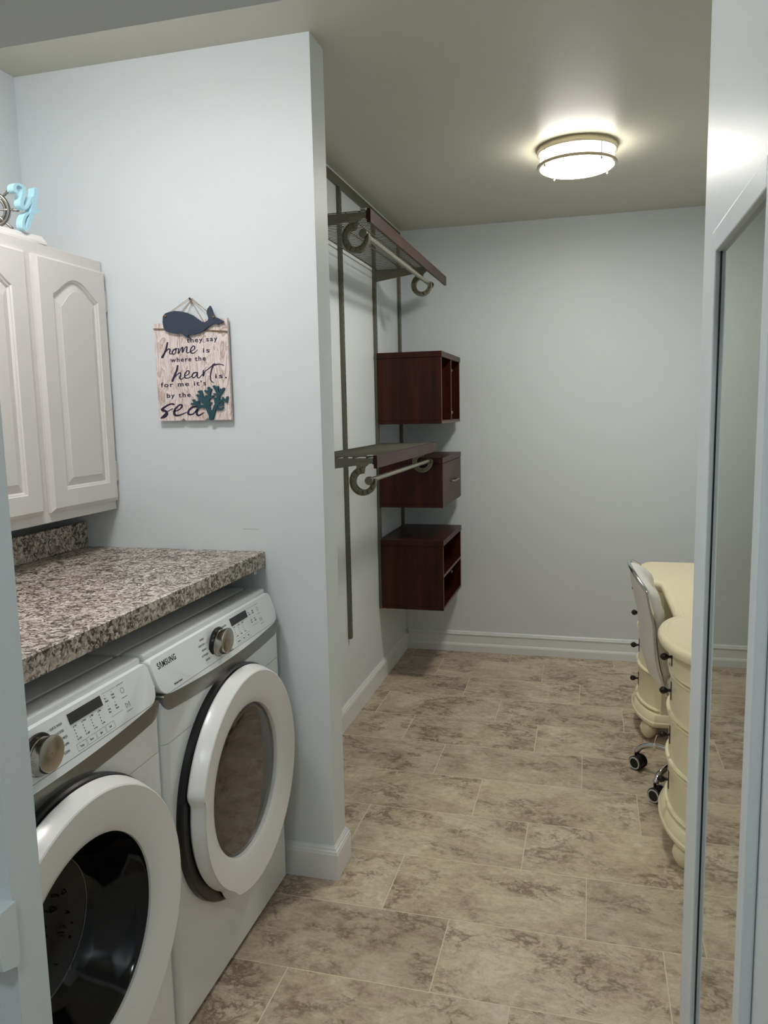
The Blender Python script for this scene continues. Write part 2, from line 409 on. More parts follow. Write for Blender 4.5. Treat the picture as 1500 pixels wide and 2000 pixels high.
# ------------------------------------------------------------------ ceiling lamps
def lamp(name, loc, label, strength, col, group=None, side=0.22):
    x, y, z = loc
    t = thing(name, loc, label, 'ceiling light', group)
    bm = bmesh.new()
    lathe(bm, [(0.0, 0), (0.164, 0), (0.165, -0.002), (0.165, -0.025), (0.163, -0.027), (0.155, -0.027), (0.155, -0.02), (0.0, -0.02)], loc, seg=72)
    obj('mounting_ring', bm, lampmetal, t, True, 0.6)
    bm = lathe(bmesh.new(), [(0.152, -0.0205), (0.152, -0.080), (0.149, -0.086), (0.142, -0.0895), (0.10, -0.0915), (0.05, -0.0925), (0.001, -0.093)], loc, seg=72)
    df = obj('diffuser', bm, [emis('lamp_glow', col, strength), emis('lamp_side_glow', col, strength*side)], t, True, 0.8)
    for f in df.data.polygons:
        if abs(f.normal.z) < 0.5: f.material_index = 1
    bm = lathe(bmesh.new(), [(0.153, -0.070), (0.165, -0.070), (0.166, -0.072), (0.166, -0.081), (0.164, -0.083), (0.154, -0.083), (0.153, -0.081), (0.153, -0.070)], loc, seg=72)
    obj('trim_ring', bm, lampmetal, t, True, 0.6)
    for k in range(4):
        a = math.radians(38+90*k); cx, cy = x+0.1615*math.cos(a), y+0.1615*math.sin(a)
        bm = tube(bmesh.new(), [(cx, cy, z-0.024), (cx, cy, z-0.090)], 0.0026, 8)
        lathe(bm, [(0.0005, -0.096), (0.0045, -0.094), (0.0055, -0.090), (0.0045, -0.086), (0.0005, -0.085)], (cx, cy, z), seg=12)
        obj('post', bm, lampmetal, t, True)
    return t
lamp('ceiling_lamp', (0.728, 1.275, H), 'round flush ceiling lamp with brushed nickel bands glowing over the closet floor', LAMP_CLOSET, (1, 0.965, 0.91, 1))
lamp('ceiling_lamp', (-0.28, -0.92, H), 'round flush ceiling lamp above the two laundry machines', LAMP_NOOK, (1.0, 0.975, 0.985, 1), side=1.0)
lamp('ceiling_lamp', (0.55, -2.60, H), 'round flush ceiling lamp in the room outside the doorway', LAMP_ROOM, (0.92, 0.97, 1, 1))

# ------------------------------------------------------------------ washer and dryer
XFRT = -0.150
def cut(o, cbm):
    me = bpy.data.meshes.new('c'); bmesh.ops.recalc_face_normals(cbm, faces=cbm.faces); cbm.to_mesh(me); cbm.free()
    c = bpy.data.objects.new('c', me); C.objects.link(c)
    m = o.modifiers.new('b', 'BOOLEAN'); m.operation = 'DIFFERENCE'; m.object = c; m.solver = 'EXACT'
    bpy.context.view_layer.update()
    dg = bpy.context.evaluated_depsgraph_get(); nm = bpy.data.meshes.new_from_object(o.evaluated_get(dg))
    o.modifiers.clear(); nm.name = o.name; o.data = nm
    bpy.data.objects.remove(c); bpy.data.meshes.remove(me)
def machine(kind, yc, label, cat):
    W2 = 0.346
    t = thing(kind, (-0.50, yc, 0), label, cat)
    y0, y1 = yc-W2, yc+W2
    # casing
    bm = B(-0.83, XFRT-0.012, y0, y1, 0.025, 0.870, r=0.008)
    box(bm, -0.83, -0.205, y0, y1, 0.80, 0.972, r=0.004)
    cas = obj('casing', bm, white_app, t, True, 0.5)
    # front panel with rounded vertical sides
    prof = []
    for z in (0.030,): pass
    bm = bmesh.new()
    pts = []
    r = 0.022
    for k in range(7):
        a = PI/2*k/6; pts.append((XFRT-r+r*math.sin(a) if False else XFRT-r+r*math.cos(PI/2-a), y0+r-r*math.cos(a)))
    pts2 = [(x, 2*yc-y) for x, y in pts[::-1]]
    out = [(XFRT-0.04, y0)]+pts+pts2+[(XFRT-0.04, y1)]
    prism(bm, out, lambda a, b: (a, b, 0.028), lambda a, b: (a, b, 0.768), 0.0)
    prism(bm, out, lambda a, b: (a-0.0, b, 0.7695), lambda a, b: (a-0.003*0, b, 0.872), 0.0)
    fp = obj('front_panel', bm, white_app, t, True, 0.5)
    for o_ in (cas, fp): cut(o_, lathe(bmesh.new(), [(0.216, -0.30), (0.216, -0.10)], (0.0, yc-0.002, 0.530), (1, 0, 0), 64, True, True))
    # top lid
    bm = B(-0.83, -0.262, y0+0.002, y1-0.002, 0.9705, 0.984, r=0.004)
    box(bm, -0.255, -0.192, y0+0.002, y1-0.002, 0.966, 0.986, r=0.006)
    box(bm, -0.27, -0.22, y0+0.006, y1-0.006, 0.95, 0.9805)
    obj('top_lid', bm, white_app, t, True, 0.5)
    # outline of console: (y,z)
    def outline(zt, zb, rc, bulge, rt, inset=0.0, ex=0.0):
        a, b = y0+inset, y1-inset; P = []
        for k in range(7):
            q = PI/2*k/6; P.append((a+rt-rt*math.sin(q), zt-rt+rt*math.cos(q)))
        P = P[:1]+P[1:]
        left = P
        lo = []
        for k in range(9):
            q = PI/2*k/8; lo.append((a+rc-rc*math.cos(q), zb+rc-rc*math.sin(q)))
        n = 16; s0, s1 = a+rc, b-rc
        mid = [(s0+(s1-s0)*k/n, zb-bulge*(1-(2*k/n-1)**2)) for k in range(1, n)]
        ri = [(2*yc-y, z) for y, z in lo[::-1]]
        tr = [(2*yc-y, z) for y, z in left[::-1]]
        return left+lo+mid+ri+tr
    def face(y, z, d=0.0): return (XFRT+0.004-0.36*(z-0.880)+d, y, z)
    # silver band
    bm = bmesh.new()
    prism(bm, outline(0.888, 0.846, 0.034, 0.014, 0.004, 0.004), lambda a, b: (XFRT-0.06, a, b), lambda a, b: (XFRT+0.0015, a, b), 0.002)
    obj('silver_band', bm, silver_m, t, True, 0.5)
    bm = bmesh.new()
    prism(bm, outline(0.972, 0.886, 0.032, 0.013, 0.008, 0.001), lambda a, b: (XFRT-0.07, a, b), lambda a, b: face(a, b, 0.0), 0.004)
    cp = obj('control_panel', bm, white_plastic, t, True, 0.5)
    # surface frame of the console
    U = Vector((0, 1, 0)); V = Vector((-0.36, 0, 1)).normalized(); N = Vector((1, 0, 0.36)).normalized()
    def at(oy, z): return Vector(face(yc+oy, z))+N*0.0001
    bm = bmesh.new()
    def rect(bm, oy0, oy1, z0, z1, h=0.0012):
        prism(bm, [(oy0, z0), (oy1, z0), (oy1, z1), (oy0, z1)], lambda a, b: at(a, b)-N*0.001, lambda a, b: at(a, b)+N*h)
    rect(bm, 0.060, 0.164, 0.9425, 0.9625)
    obj('display', bm, disp_m, cp)
    # knob
    kc = at(-0.045, 0.9235)
    bm = lathe(bmesh.new(), [(0.0455, 0), (0.0455, 0.003), (0.043, 0.006), (0.036, 0.007), (0.001, 0.007)], kc, N, 48)
    obj('knob_ring', bm, black_m, cp, True, 0.6)
    bm = lathe(bmesh.new(), [(0.036, 0.004), (0.036, 0.013), (0.0345, 0.0145), (0.0345, 0.033), (0.0335, 0.036), (0.031, 0.0372), (0.001, 0.0362)], kc, N, 48)
    obj('program_knob', bm, knob_m, cp, True, 0.6)
    # printed markings
    bm = bmesh.new()
    def tx(s, oy, z, size=0.0068, al='LEFT', sx=0.8, off=0.0):
        text_bm(bm, s, size, at(oy, z), U, V, N, 0.0003, off, al, sx)
    def line(a, b, w=0.0005):
        a, b = at(*a), at(*b); d = (b-a).normalized(); s = N.cross(d)*w/2
        vs = [bm.verts.new(p+N*0.0003) for p in (a-s, b-s, b+s, a+s)]; bm.faces.new(vs)
    if kind == 'washing_machine':
        rt_ = ['QUICK WASH', 'DELICATES', 'PERM PRESS', 'RINSE+SPIN', 'SELF CLEAN']; lf = ['NORMAL', 'HEAVY DUTY', 'BEDDING', 'TOWELS', 'ACTIVEWEAR']
    else:
        rt_ = ['DELICATES', 'PERM PRESS', 'TIME DRY', 'AIR FLUFF', 'QUICK DRY']; lf = ['NORMAL', 'HEAVY DUTY', 'BEDDING', 'ACTIVEWEAR', 'SANITIZE']
    for k in range(5):
        z = 0.9515-0.0125*k; oo = (0.012, 0.018, 0.020, 0.018, 0.012)[k]
        tx(rt_[k], oo-0.005+0.004*k*0, z); tx(lf[k], -0.100-(0.0 if k else -0.004), z, al='RIGHT')
        line((oo-0.012, z+0.0022), (oo-0.006, z+0.0022)); line((-0.098, z+0.0022), (-0.091, z+0.0022))
    obj('program_labels', bm, print_m, cp); bm = bmesh.new()
    # indicator columns
    for c in range(4 if kind == 'washing_machine' else 3):
        oy = 0.066+0.026*c; zb = 0.912
        for k in range(5):
            z = zb+0.006*k; a = at(oy, z)
            vs = [bm.verts.new(at(oy+dx, z+dz)+N*0.0003) for dx, dz in ((-.001, -.0013), (.001, -.0013), (.001, .0013), (-.001, .0013))]; bm.faces.new(vs)
        tx(('Hot', 'Heavy', 'High', 'Max')[c], oy+0.003, zb+0.0235, 0.0048); tx(('Cold', 'Light', 'Low', 'Min')[c], oy+0.003, zb-0.001, 0.0048)
    for c, w in enumerate(('Temp', 'Rinse', 'Spin', 'Soil') if kind == 'washing_machine' else ('Dryness', 'Temp', 'Time')):
        a, b, z0_, z1_ = 0.056+0.031*c, 0.084+0.031*c, 0.892, 0.905
        for p, q in (((a, z0_), (b, z0_)), ((b, z0_), (b, z1_)), ((b, z1_), (a, z1_)), ((a, z1_), (a, z0_))): line(p, q)
        tx(w, (a+b)/2, 0.8965, 0.0062, 'CENTER')
    obj('button_labels', bm, print_m, cp); bm = bmesh.new()
    for i in range(2):
        for j in range(2):
            oy, z = 0.178+0.024*i, 0.957-0.022*j
            bmesh.ops.create_circle(bm, cap_ends=True, radius=0.0011, segments=10, matrix=Matrix.Translation(at(oy, z)+N*0.0003) @ Matrix.Rotation(PI/2, 4, 'Y'))
            tx((('Pre', 'Soak'), ('Delay', 'End'))[i][j], oy-0.004, z-0.0075, 0.0056); tx((('Wash', 'Plus'), ('Extra', 'Smart'))[i][j], oy-0.004, z-0.0135, 0.0056)
    line((0.172, 0.962), (0.218, 0.962)); line((0.222, 0.962), (0.248, 0.962), 0.0009); line((0.174, 0.913), (0.216, 0.913))
    c0 = at(0.236, 0.948)
    pr = None
    for k in range(17):
        a = 2*PI*k/16; p = (0.236+0.0055*math.cos(a), 0.948+0.0055*math.sin(a))
        if pr: line(pr, p, 0.0008)
        pr = p
    line((0.226, 0.934), (0.246, 0.934), 0.0009)
    line((0.230, 0.922), (0.230, 0.912), 0.0009); line((0.230, 0.922), (0.238, 0.917), 0.0009); line((0.230, 0.912), (0.238, 0.917), 0.0009)
    line((0.241, 0.922), (0.241, 0.912), 0.0009); line((0.244, 0.922), (0.244, 0.912), 0.0009); line((0.226, 0.905), (0.248, 0.905), 0.0009)
    o = obj('option_labels', bm, print_m, cp); bm = bmesh.new()
    if kind == 'clothes_dryer':
        tx('Moisture Sensor', -0.284, 0.896, 0.0070, off=0.02); tx('Sensor Dry', 0.005, 0.888, 0.0055)
        obj('sensor_label', bm, print_m, cp)
    else: bm.free()
    bm = bmesh.new()
    text_bm(bm, 'S\u039bMSUNG', 0.0205, at(-0.322, 0.9455), U, V, N, 0.0005, 0.012, 'LEFT', 0.80, 1.14)
    obj('brand_lettering', bm, logo_m, cp)
    # door
    zc = 0.530; dc = (0, yc-0.002, zc)
    bm = lathe(bmesh.new(), [(0.205, XFRT-0.01), (0.316, XFRT-0.01), (0.316, XFRT+0.014), (0.312, XFRT+0.018), (0.20, XFRT+0.018), (0.20, XFRT-0.01)], dc, (1, 0, 0), 96)
    ga = obj('door_gasket', bm, black_m, t, True, 0.5)
    def rf(j, a, r):
        if r < 0.235: return r
        d = math.degrees(a) % 360      # 180 = handle side
        def ss(e0, e1, x):
            q = min(1, max(0, (x-e0)/(e1-e0))); return q*q*(3-2*q)
        k = ss(163, 169, d)*(1-ss(236, 246, d))
        return r-(0.022 if j < 7 else 0.012)*k*min(1.0, max(0.0, (r-0.235)/0.05))
    X = XFRT
    bm = lathe(bmesh.new(), [(0.208, X+0.016), (0.300, X+0.018), (0.308, X+0.021), (0.311, X+0.026), (0.3095, X+0.034), (0.304, X+0.048), (0.2985, X+0.0605), (0.2955, X+0.0625),
                             (0.280, X+0.0605), (0.250, X+0.056), (0.225, X+0.0505), (0.212, X+0.046), (0.2065, X+0.041), (0.2055, X+0.034), (0.2055, X+0.018)], dc, (1, 0, 0), 144, rfun=rf)
    dr = obj('door', bm, door_plastic, t, True, 0.5)
    if kind == 'clothes_dryer':
        pr = [(0.205, X+0.030)]+[(0.205*math.cos(a), X+0.030+0.010*math.sin(a)) for a in [PI/2*k/8 for k in range(1, 8)]]+[(0.001, X+0.040)]
        bm = lathe(bmesh.new(), pr, dc, (1, 0, 0), 96)
        obj('door_window', bm, dryer_glass, dr, True)
        bm = lathe(bmesh.new(), [(0.2045, X+0.026), (0.19, X+0.0), (0.165, X-0.05), (0.16, X-0.052), (0.001, X-0.054)], dc, (1, 0, 0), 72)
        obj('door_bowl', bm, basic('bowl_reflection_brown', rgb(88, 76, 66), 0.35), dr, True, 0.6)  # bowl colour carries the reflected floor's brown as well
    else:
        bm = lathe(bmesh.new(), [(0.2055, X+0.036), (0.203, X+0.028), (0.194, X+0.012), (0.180, X-0.016), (0.165, X-0.050), (0.150, X-0.075), (0.147, X-0.078), (0.1445, X-0.0765)], dc, (1, 0, 0), 96)
        obj('door_window', bm, dark_glass, dr, True, 0.9)
        bm = lathe(bmesh.new(), [(0.1465, X-0.0768), (0.1458, X-0.0760), (0.1450, X-0.0768)], dc, (1, 0, 0), 96)
        obj('window_rim', bm, silver_m, dr, True)
        bm = lathe(bmesh.new(), [(0.1450, X-0.078), (0.13, X-0.090), (0.09, X-0.098), (0.001, X-0.102)], dc, (1, 0, 0), 64)
        # raised baffle pattern inside the glass bowl
        for k in range(46):
            a = random.uniform(0, 2*PI); rr = 0.13*math.sqrt(random.random())
            cy, cz = dc[1]+rr*math.cos(a), dc[2]+rr*math.sin(a)
            q = random.uniform(0, PI); w = random.uniform(0.003, 0.010)
            xx = X-0.092
            tube(bm, [(xx-0.006, cy-w*math.cos(q), cz-w*math.sin(q)), (xx+0.004, cy, cz), (xx-0.006, cy+w*math.cos(q), cz+w*math.sin(q))], 0.0016, 6)
        obj('inner_glass', bm, drum_m, dr, True, 0.7)
    for sx in (-0.76, -0.21):
        for sy in (y0+0.06, y1-0.06):
            obj('foot', lathe(bmesh.new(), [(0.001, 0), (0.022, 0), (0.022, 0.012), (0.012, 0.014), (0.012, 0.030)], (sx, sy, 0), seg=16), black_m, t, True, 0.6)
    return t
machine('clothes_dryer', -0.388, 'white front-load clothes dryer with glass door coloured like the brown floor it reflects, beside the partition wall', 'dryer')
machine('washing_machine', -1.090, 'white front-load washing machine with black glass door, left of the dryer', 'washing machine')

# ------------------------------------------------------------------ countertop
ct = thing('countertop', (-0.55, -0.72, 1.045), 'speckled brown-grey granite-look countertop with backsplash above the laundry machines', 'countertop')
bm = B(-0.874, -0.204, YJ+0.002, -0.002, 1.047, 1.0965, r=0.002, seg=1)
obj('worktop', bm, granite_m, ct)
obj('backsplash', B(-0.874, -0.855, YJ+0.002, -0.002, 1.0968, 1.182, r=0.002, seg=1), granite_m, ct)
obj('support_cleat', B(-0.85, -0.235, -0.022, -0.001, 1.022, 1.0465), trim_m, ct)['label'] = 'white support cleat under the worktop'
struct('trim_2', B(XL, -0.86, YJ, -0.0005, 0.0, 1.040), wall_m)

# ------------------------------------------------------------------ wall cabinet
cb = thing('wall_cabinet', (-0.86, -0.36, 1.225), 'white painted wall cabinet with arched raised-panel doors above the countertop', 'cabinet')
CX = -0.733
obj('cabinet_body', B(XL+0.001, CX, -1.08, -0.004, 1.228, 2.030, r=0.0015, seg=1), cab_m, cb)
def cab_door(ya, yb, hinge_right):
    za, zb = 1.258, 1.995; xf = CX+0.019; bev = 0.012
    bm = bmesh.new()
    rec0, rec1 = ya+0.068, yb-0.050
    if not hinge_right: rec0, rec1 = ya+0.050, yb-0.068
    zr0 = za+0.062; zsh, zpk = 1.893, 1.945
    def arch(i0, zb_, ins, n=20):
        a, b = rec0+ins, rec1-ins; pts = [(a, zb_), (b, zb_)]
        top = []
        for k in range(n+1):
            s = k/n; w = 0.5-0.5*math.cos(2*PI*s); w = w**0.62
            flat = 0.0
            top.append((b+(a-b)*s, (zsh-ins)+(zpk-zsh)*w))
        return pts+top
    # door slab (back) behind the recess
    box(bm, CX+0.0005, CX+0.008, ya+0.004, yb-0.004, za+0.004, zb-0.004)
    outer = [(ya, za), (yb, za), (yb, zb), (ya, zb)]
    inner = arch(0, zr0, 0)
    # frame face with hole, built as strips between outer rectangle and inner arch
    def ringmesh(A, Bp, xa, xb):
        va = [bm.verts.new((xa, *p)) for p in A]; vb = [bm.verts.new((xb, *p)) for p in Bp]; n = len(A)
        for i in range(n): bm.faces.new((va[i], va[(i+1) % n], vb[(i+1) % n], vb[i]))
    n = len(inner)
    def proj(p, i):
        # matching outer points: corners for the rectangle, straight up for the arch
        y, z = p
        if i == 0: return (ya+bev, za+bev)
        if i == 1: return (yb-bev, za+bev)
        if i == 2: return (yb-bev, zb-bev*0.6)
        if i == n-1: return (ya+bev, zb-bev*0.6)
        f = (y-rec0)/(rec1-rec0); return (ya+bev+f*(yb-ya-2*bev), zb-bev*0.6)
    out2 = [proj(p, i) for i, p in enumerate(inner)]
    ringmesh(out2, inner, xf, xf)
    def off(p, e):
        y, z = p; return (ya if y <= ya+bev+1e-5 else yb if y >= yb-bev-1e-5 else y, za if z <= za+bev+1e-5 else zb)
    out3 = [off(p, 0) for p in out2]
    ringmesh(out3, out2, xf-0.009, xf); ringmesh(out3, out3, CX+0.0005, xf-0.009)
    # recess bead, cove, raised field
    steps = [(0, xf), (0.003, xf-0.004), (0.006, xf-0.0045), (0.010, xf-0.010), (0.032, xf-0.0035), (0.034, xf-0.002)]
    for (i0, xa), (i1, xb) in zip(steps, steps[1:]):
        ringmesh(arch(0, zr0+i0, i0), arch(0, zr0+i1, i1), xa, xb)
    last = arch(0, zr0+0.034, 0.034); f = bm.faces.new([bm.verts.new((xf-0.002, *p)) for p in last]); bmesh.ops.triangulate(bm, faces=[f])
    d = obj('door', bm, cab_m, cb)
    yh = yb if hinge_right else ya
    for zz in (1.355, 1.903):
        b2 = tube(bmesh.new(), [(xf-0.008, yh+0.0015, zz-0.028), (xf-0.008, yh+0.0015, zz+0.028)], 0.0032, 10)
        for e in (-0.031, 0.031): lathe(b2, [(0.0005, e-0.003), (0.0036, e-0.001), (0.0036, e+0.001), (0.0005, e+0.003)], (xf-0.008, yh+0.0015, zz), seg=10)
        box(b2, xf-0.016, xf-0.008, yh-0.001, yh+0.003, zz-0.022, zz+0.022)
        obj('hinge', b2, cab_m, d, True, 0.7)
    return d
cab_door(-0.341, -0.009, True)
cab_door(-0.705, -0.372, False)
cab_door(-1.07, -0.738, True)
bd = B(-0.945, CX+0.003, -0.95, -0.262, 2.0305, 2.038, r=0.001)
prism(bd, [(-0.95, 2.0385), (-0.262, 2.0385), (-0.270, 2.055), (-0.95, 2.055)], lambda a, b: (-0.945, a, b), lambda a, b: (CX+0.001-(b-2.038)*0.5, a, b))
bmesh.ops.rotate(bd, verts=bd.verts, cent=(CX, -0.262, 2.03), matrix=Matrix.Rotation(-0.13, 3, 'Z'))
tag(obj('shelf_board', bd, cab_m), 'long white board with a slanted end lying on top of the wall cabinet', 'board')
SB = 2.055

# ------------------------------------------------------------------ ornaments on the cabinet
def ymap(px, py):
    qx, qy = px/11.11, 300+py/11.11
    y = -0.229+0.00185*(qx-30)-0.00015*(qy-362); z = 2.105+0.00168*(455-qy)+0.00044*(qx-30)
    return y, z
def yf0(a, b): y, z = ymap(a, b); return (-0.862, y, z-0.0)
def yf1(a, b): y, z = ymap(a, b); return (-0.842, y, z)
bm = bmesh.new()
ribbon(bm, [(345, 900), (300, 860), (300, 770), (370, 715), (450, 730), (520, 790), (545, 880), (520, 1000), (480, 1120), (480, 1220), (530, 1290), (610, 1270), (690, 1150), (760, 1010)], [80, 88, 78, 62, 70, 92, 108, 112, 104, 92, 74, 66, 70, 60], yf0, yf1)
ribbon(bm, [(860, 800), (850, 930), (820, 1080), (800, 1230), (760, 1380), (720, 1500), (690, 1600), (660, 1700)], [118, 120, 124, 126, 122, 112, 100, 86], yf0, yf1)
ribbon(bm, [(660, 1700), (620, 1800), (560, 1810), (515, 1740), (520, 1600), (570, 1480), (650, 1410)], [90, 75, 65, 70, 70, 70, 60], yf0, yf1)
ribbon(bm, [(780, 1390), (880, 1350), (985, 1300)], [90, 75, 30], yf0, yf1)
for v in bm.verts: v.co = Vector((v.co.x+0.105, (v.co.y+0.20)*0.93-0.20-0.135, v.co.z*0.735))
zmin = min(v.co.z for v in bm.verts); bmesh.ops.translate(bm, verts=bm.verts, vec=(0, 0, SB+0.0005-zmin) if zmin < SB+1 else (0, 0, 0))
tag(obj('letter_ornament', bm, blue_m), 'pale blue painted wooden script letter Y standing on top of the cabinet', 'letter')
wc = Vector((-0.872, -0.312, SB+0.0767)); wn = Vector((0.62, -0.78, 0)).normalized(); wu = Vector((0.78, 0.62, 0)).normalized()
def wp(r, a, d=0): return wc+(wu*math.cos(a)+Vector((0, 0, 1))*math.sin(a))*r*0.94+wn*d
wh = thing('ship_wheel', (wc.x, wc.y, SB), "silver ship's wheel ornament beside the blue letter on the cabinet", 'ornament')
bm = bmesh.new()
for R_, w_ in ((0.050, 0.0065), (0.040, 0.004)):
    n = 48; rings = []
    for k in range(n):
        a = 2*PI*k/n; c = wp(R_, a); rd = (wu*math.cos(a)+Vector((0, 0, 1))*math.sin(a))
        rings.append([bm.verts.new(c+rd*w_*math.cos(q)+wn*w_*0.8*math.sin(q)) for q in [2*PI*i/10 for i in range(10)]])
    for k in range(n):
        a_, b_ = rings[k], rings[(k+1) % n]
        for i in range(10): bm.faces.new((a_[i], a_[(i+1) % 10], b_[(i+1) % 10], b_[i]))
pewter_m = basic('pewter', rgb(150, 146, 140), 0.16, metal=1.0)
obj('rim', bm, pewter_m, wh, True)
for k in range(8):
    a = PI/4*k+0.03
    bm = tube(bmesh.new(), [wp(r, a) for r in (0.008, 0.02, 0.028, 0.036, 0.052, 0.058, 0.062, 0.068, 0.074, 0.0795, 0.081)], [0.0035, 0.0045, 0.003, 0.004, 0.004, 0.0025, 0.0045, 0.003, 0.0048, 0.0035, 0.001], 10)
    obj('handle_spoke', bm, pewter_m, wh, True)
obj('hub', lathe(bmesh.new(), [(0.001, -0.009), (0.010, -0.008), (0.013, 0), (0.010, 0.008), (0.001, 0.009)], wc, wn, 20), pewter_m, wh, True)

# ------------------------------------------------------------------ wall sign
def SG(cx, cy):
    v = (cy-(492-27*(cx-133)/970))/1322.0
    l, r = 133+67*v, 1108+32*v
    u = (cx-l)/(r-l); return (-0.544+0.2545*u, 1.823-0.306*v)
sg = thing('wall_sign', (-0.417, -0.014, 1.517), 'whitewashed plank wall sign with a navy whale and sea saying, hung by rope', 'sign')
def smap(d): return lambda a, b: (SG(a, b)[0], d, SG(a, b)[1])
bm = bmesh.new(); ch = 0.008
xs = [(-0.544, -0.4575), (-0.4565, -0.3735), (-0.3725, -0.2895)]
for i, (a, b) in enumerate(xs):
    c0 = ch if i > 0 else 0; c1 = ch if i < 2 else 0
    pts = [(a, 1.517+c0)]+([(a+c0, 1.517)] if c0 else [])+([(b-c1, 1.517)] if c1 else [])+[(b, 1.517+c1), (b, 1.823+0.003*i), (a, 1.823+0.003*i)]
    prism(bm, pts, lambda p, q: (p, -0.010, q), lambda p, q: (p, -0.021, q))
box(bm, -0.53, -0.30, -0.010, -0.0015, 1.60, 1.62); box(bm, -0.53, -0.30, -0.010, -0.0015, 1.75, 1.77)
pb = obj('plank_board', bm, plank_m, sg)
FB = -0.021
bm = bmesh.new(); d0, d1 = smap(FB), smap(FB-0.0006)
def tw(s, cx, cx1, cy, size=0.0205):
    x, z = SG(cx, cy); x1 = SG(cx1, cy)[0]; b = bmesh.new()
    text_bm(b, s, size, (0, 0, 0), (1, 0, 0), (0, 0, 1), (0, -1, 0), 0.0006, 0.016, 'LEFT', 1.0, 1.25)
    a0 = min(v.co.x for v in b.verts); a1 = max(v.co.x for v in b.verts)
    for v in b.verts: v.co = Vector((x+(v.co.x-a0)*(x1-x)/(a1-a0), FB+v.co.y, z+v.co.z+0.02*(v.co.x-a0)))
    merge(bm, b)
tw('they say', 578, 980, 752); tw('is', 788, 875, 888); tw('where the', 360, 822, 1012); tw('is,', 942, 1090, 1230, 0.021); tw("for me it's", 225, 825, 1348); tw('by the', 305, 620, 1492)
_rb = ribbon
def ribbon(bm, pts, wid, f0, f1, n=6, sm=True): return _rb(bm, pts, [w*1.35 for w in wid], f0, f1, n, sm)
pw = lambda w0: w0
# home
ribbon(bm, [(318, 748), (300, 830), (270, 900), (247, 940)], [16, 18, 20, 24], d0, d1)
ribbon(bm, [(262, 915), (310, 850), (340, 830), (352, 850), (345, 890), (375, 900)], [8, 10, 12, 14, 12, 7], d0, d1)
ribbon(bm, [(430, 830), (395, 850), (380, 885), (400, 905), (425, 880), (432, 840), (440, 825), (470, 840)], [14, 14, 13, 10, 10, 12, 8, 7], d0, d1)
ribbon(bm, [(470, 830), (462, 895), (500, 830), (520, 815), (518, 880), (555, 815), (578, 812), (572, 870), (590, 890), (620, 870)], [10, 12, 8, 14, 12, 8, 14, 12, 8, 7], d0, d1)
ribbon(bm, [(620, 870), (670, 845), (680, 808), (655, 800), (625, 845), (635, 888), (670, 890), (716, 850)], [7, 9, 12, 10, 12, 13, 9, 5], d0, d1)
# heart
ribbon(bm, [(452, 1058), (435, 1130), (405, 1200), (380, 1262)], [16, 18, 20, 22], d0, d1)
ribbon(bm, [(395, 1235), (440, 1180), (480, 1155), (490, 1175), (478, 1230), (505, 1238), (540, 1210)], [8, 9, 12, 13, 14, 9, 7], d0, d1)
ribbon(bm, [(540, 1200), (590, 1175), (605, 1140), (578, 1128), (545, 1175), (548, 1220), (590, 1225), (640, 1195)], [8, 9, 12, 10, 13, 13, 9, 7], d0, d1)
ribbon(bm, [(700, 1150), (660, 1160), (640, 1200), (660, 1222), (695, 1190), (712, 1150), (708, 1210), (735, 1222), (770, 1180)], [12, 13, 12, 11, 9, 11, 12, 9, 7], d0, d1)
ribbon(bm, [(790, 1125), (785, 1200), (810, 1140), (850, 1110), (880, 1085), (925, 1040)], [12, 14, 10, 9, 8, 9], d0, d1)
ribbon(bm, [(930, 1040), (895, 1120), (880, 1200), (885, 1260), (920, 1290)], [14, 13, 12, 11, 7], d0, d1)
ribbon(bm, [(850, 1105), (930, 1055), (1000, 1045), (1055, 1060)], [6, 14, 10, 8], d0, d1)
# sea
ribbon(bm, [(395, 1580), (350, 1578), (280, 1615), (240, 1655), (290, 1680), (300, 1720), (260, 1760), (225, 1765)], [18, 16, 18, 26, 24, 28, 22, 10], d0, d1)
ribbon(bm, [(225, 1770), (300, 1690), (380, 1640)], [12, 9, 8], d0, d1)
ribbon(bm, [(400, 1680), (470, 1650), (505, 1600), (470, 1590), (410, 1650), (405, 1720), (460, 1732), (560, 1690)], [9, 12, 18, 14, 20, 24, 16, 9], d0, d1)
ribbon(bm, [(700, 1610), (640, 1620), (590, 1670), (590, 1715), (650, 1710), (710, 1640), (695, 1700), (720, 1732), (790, 1690)], [16, 20, 20, 20, 13, 16, 22, 18, 8], d0, d1)
ribbon = _rb
obj('lettering', bm, ink_m, pb)
wpts = [(275, 480), (280, 400), (310, 362), (360, 345), (440, 332), (530, 342), (600, 360), (680, 398), (735, 440), (790, 480), (835, 492), (872, 470), (884, 440), (876, 415), (862, 370), (872, 320), (908, 278), (930, 320), (948, 385), (968, 428), (1005, 440), (1080, 485), (1050, 508), (1000, 522), (960, 515), (920, 525), (880, 552), (830, 592), (780, 622), (720, 640), (650, 650), (608, 655), (614, 680), (636, 706), (600, 692), (560, 660), (530, 632), (440, 632), (360, 615), (310, 590), (288, 550)]
obj('whale', prism(bmesh.new(), wpts, smap(FB-0.003), smap(FB-0.010)), navy_m, sg)
bm = bmesh.new(); e0, e1 = smap(FB), smap(FB-0.006)
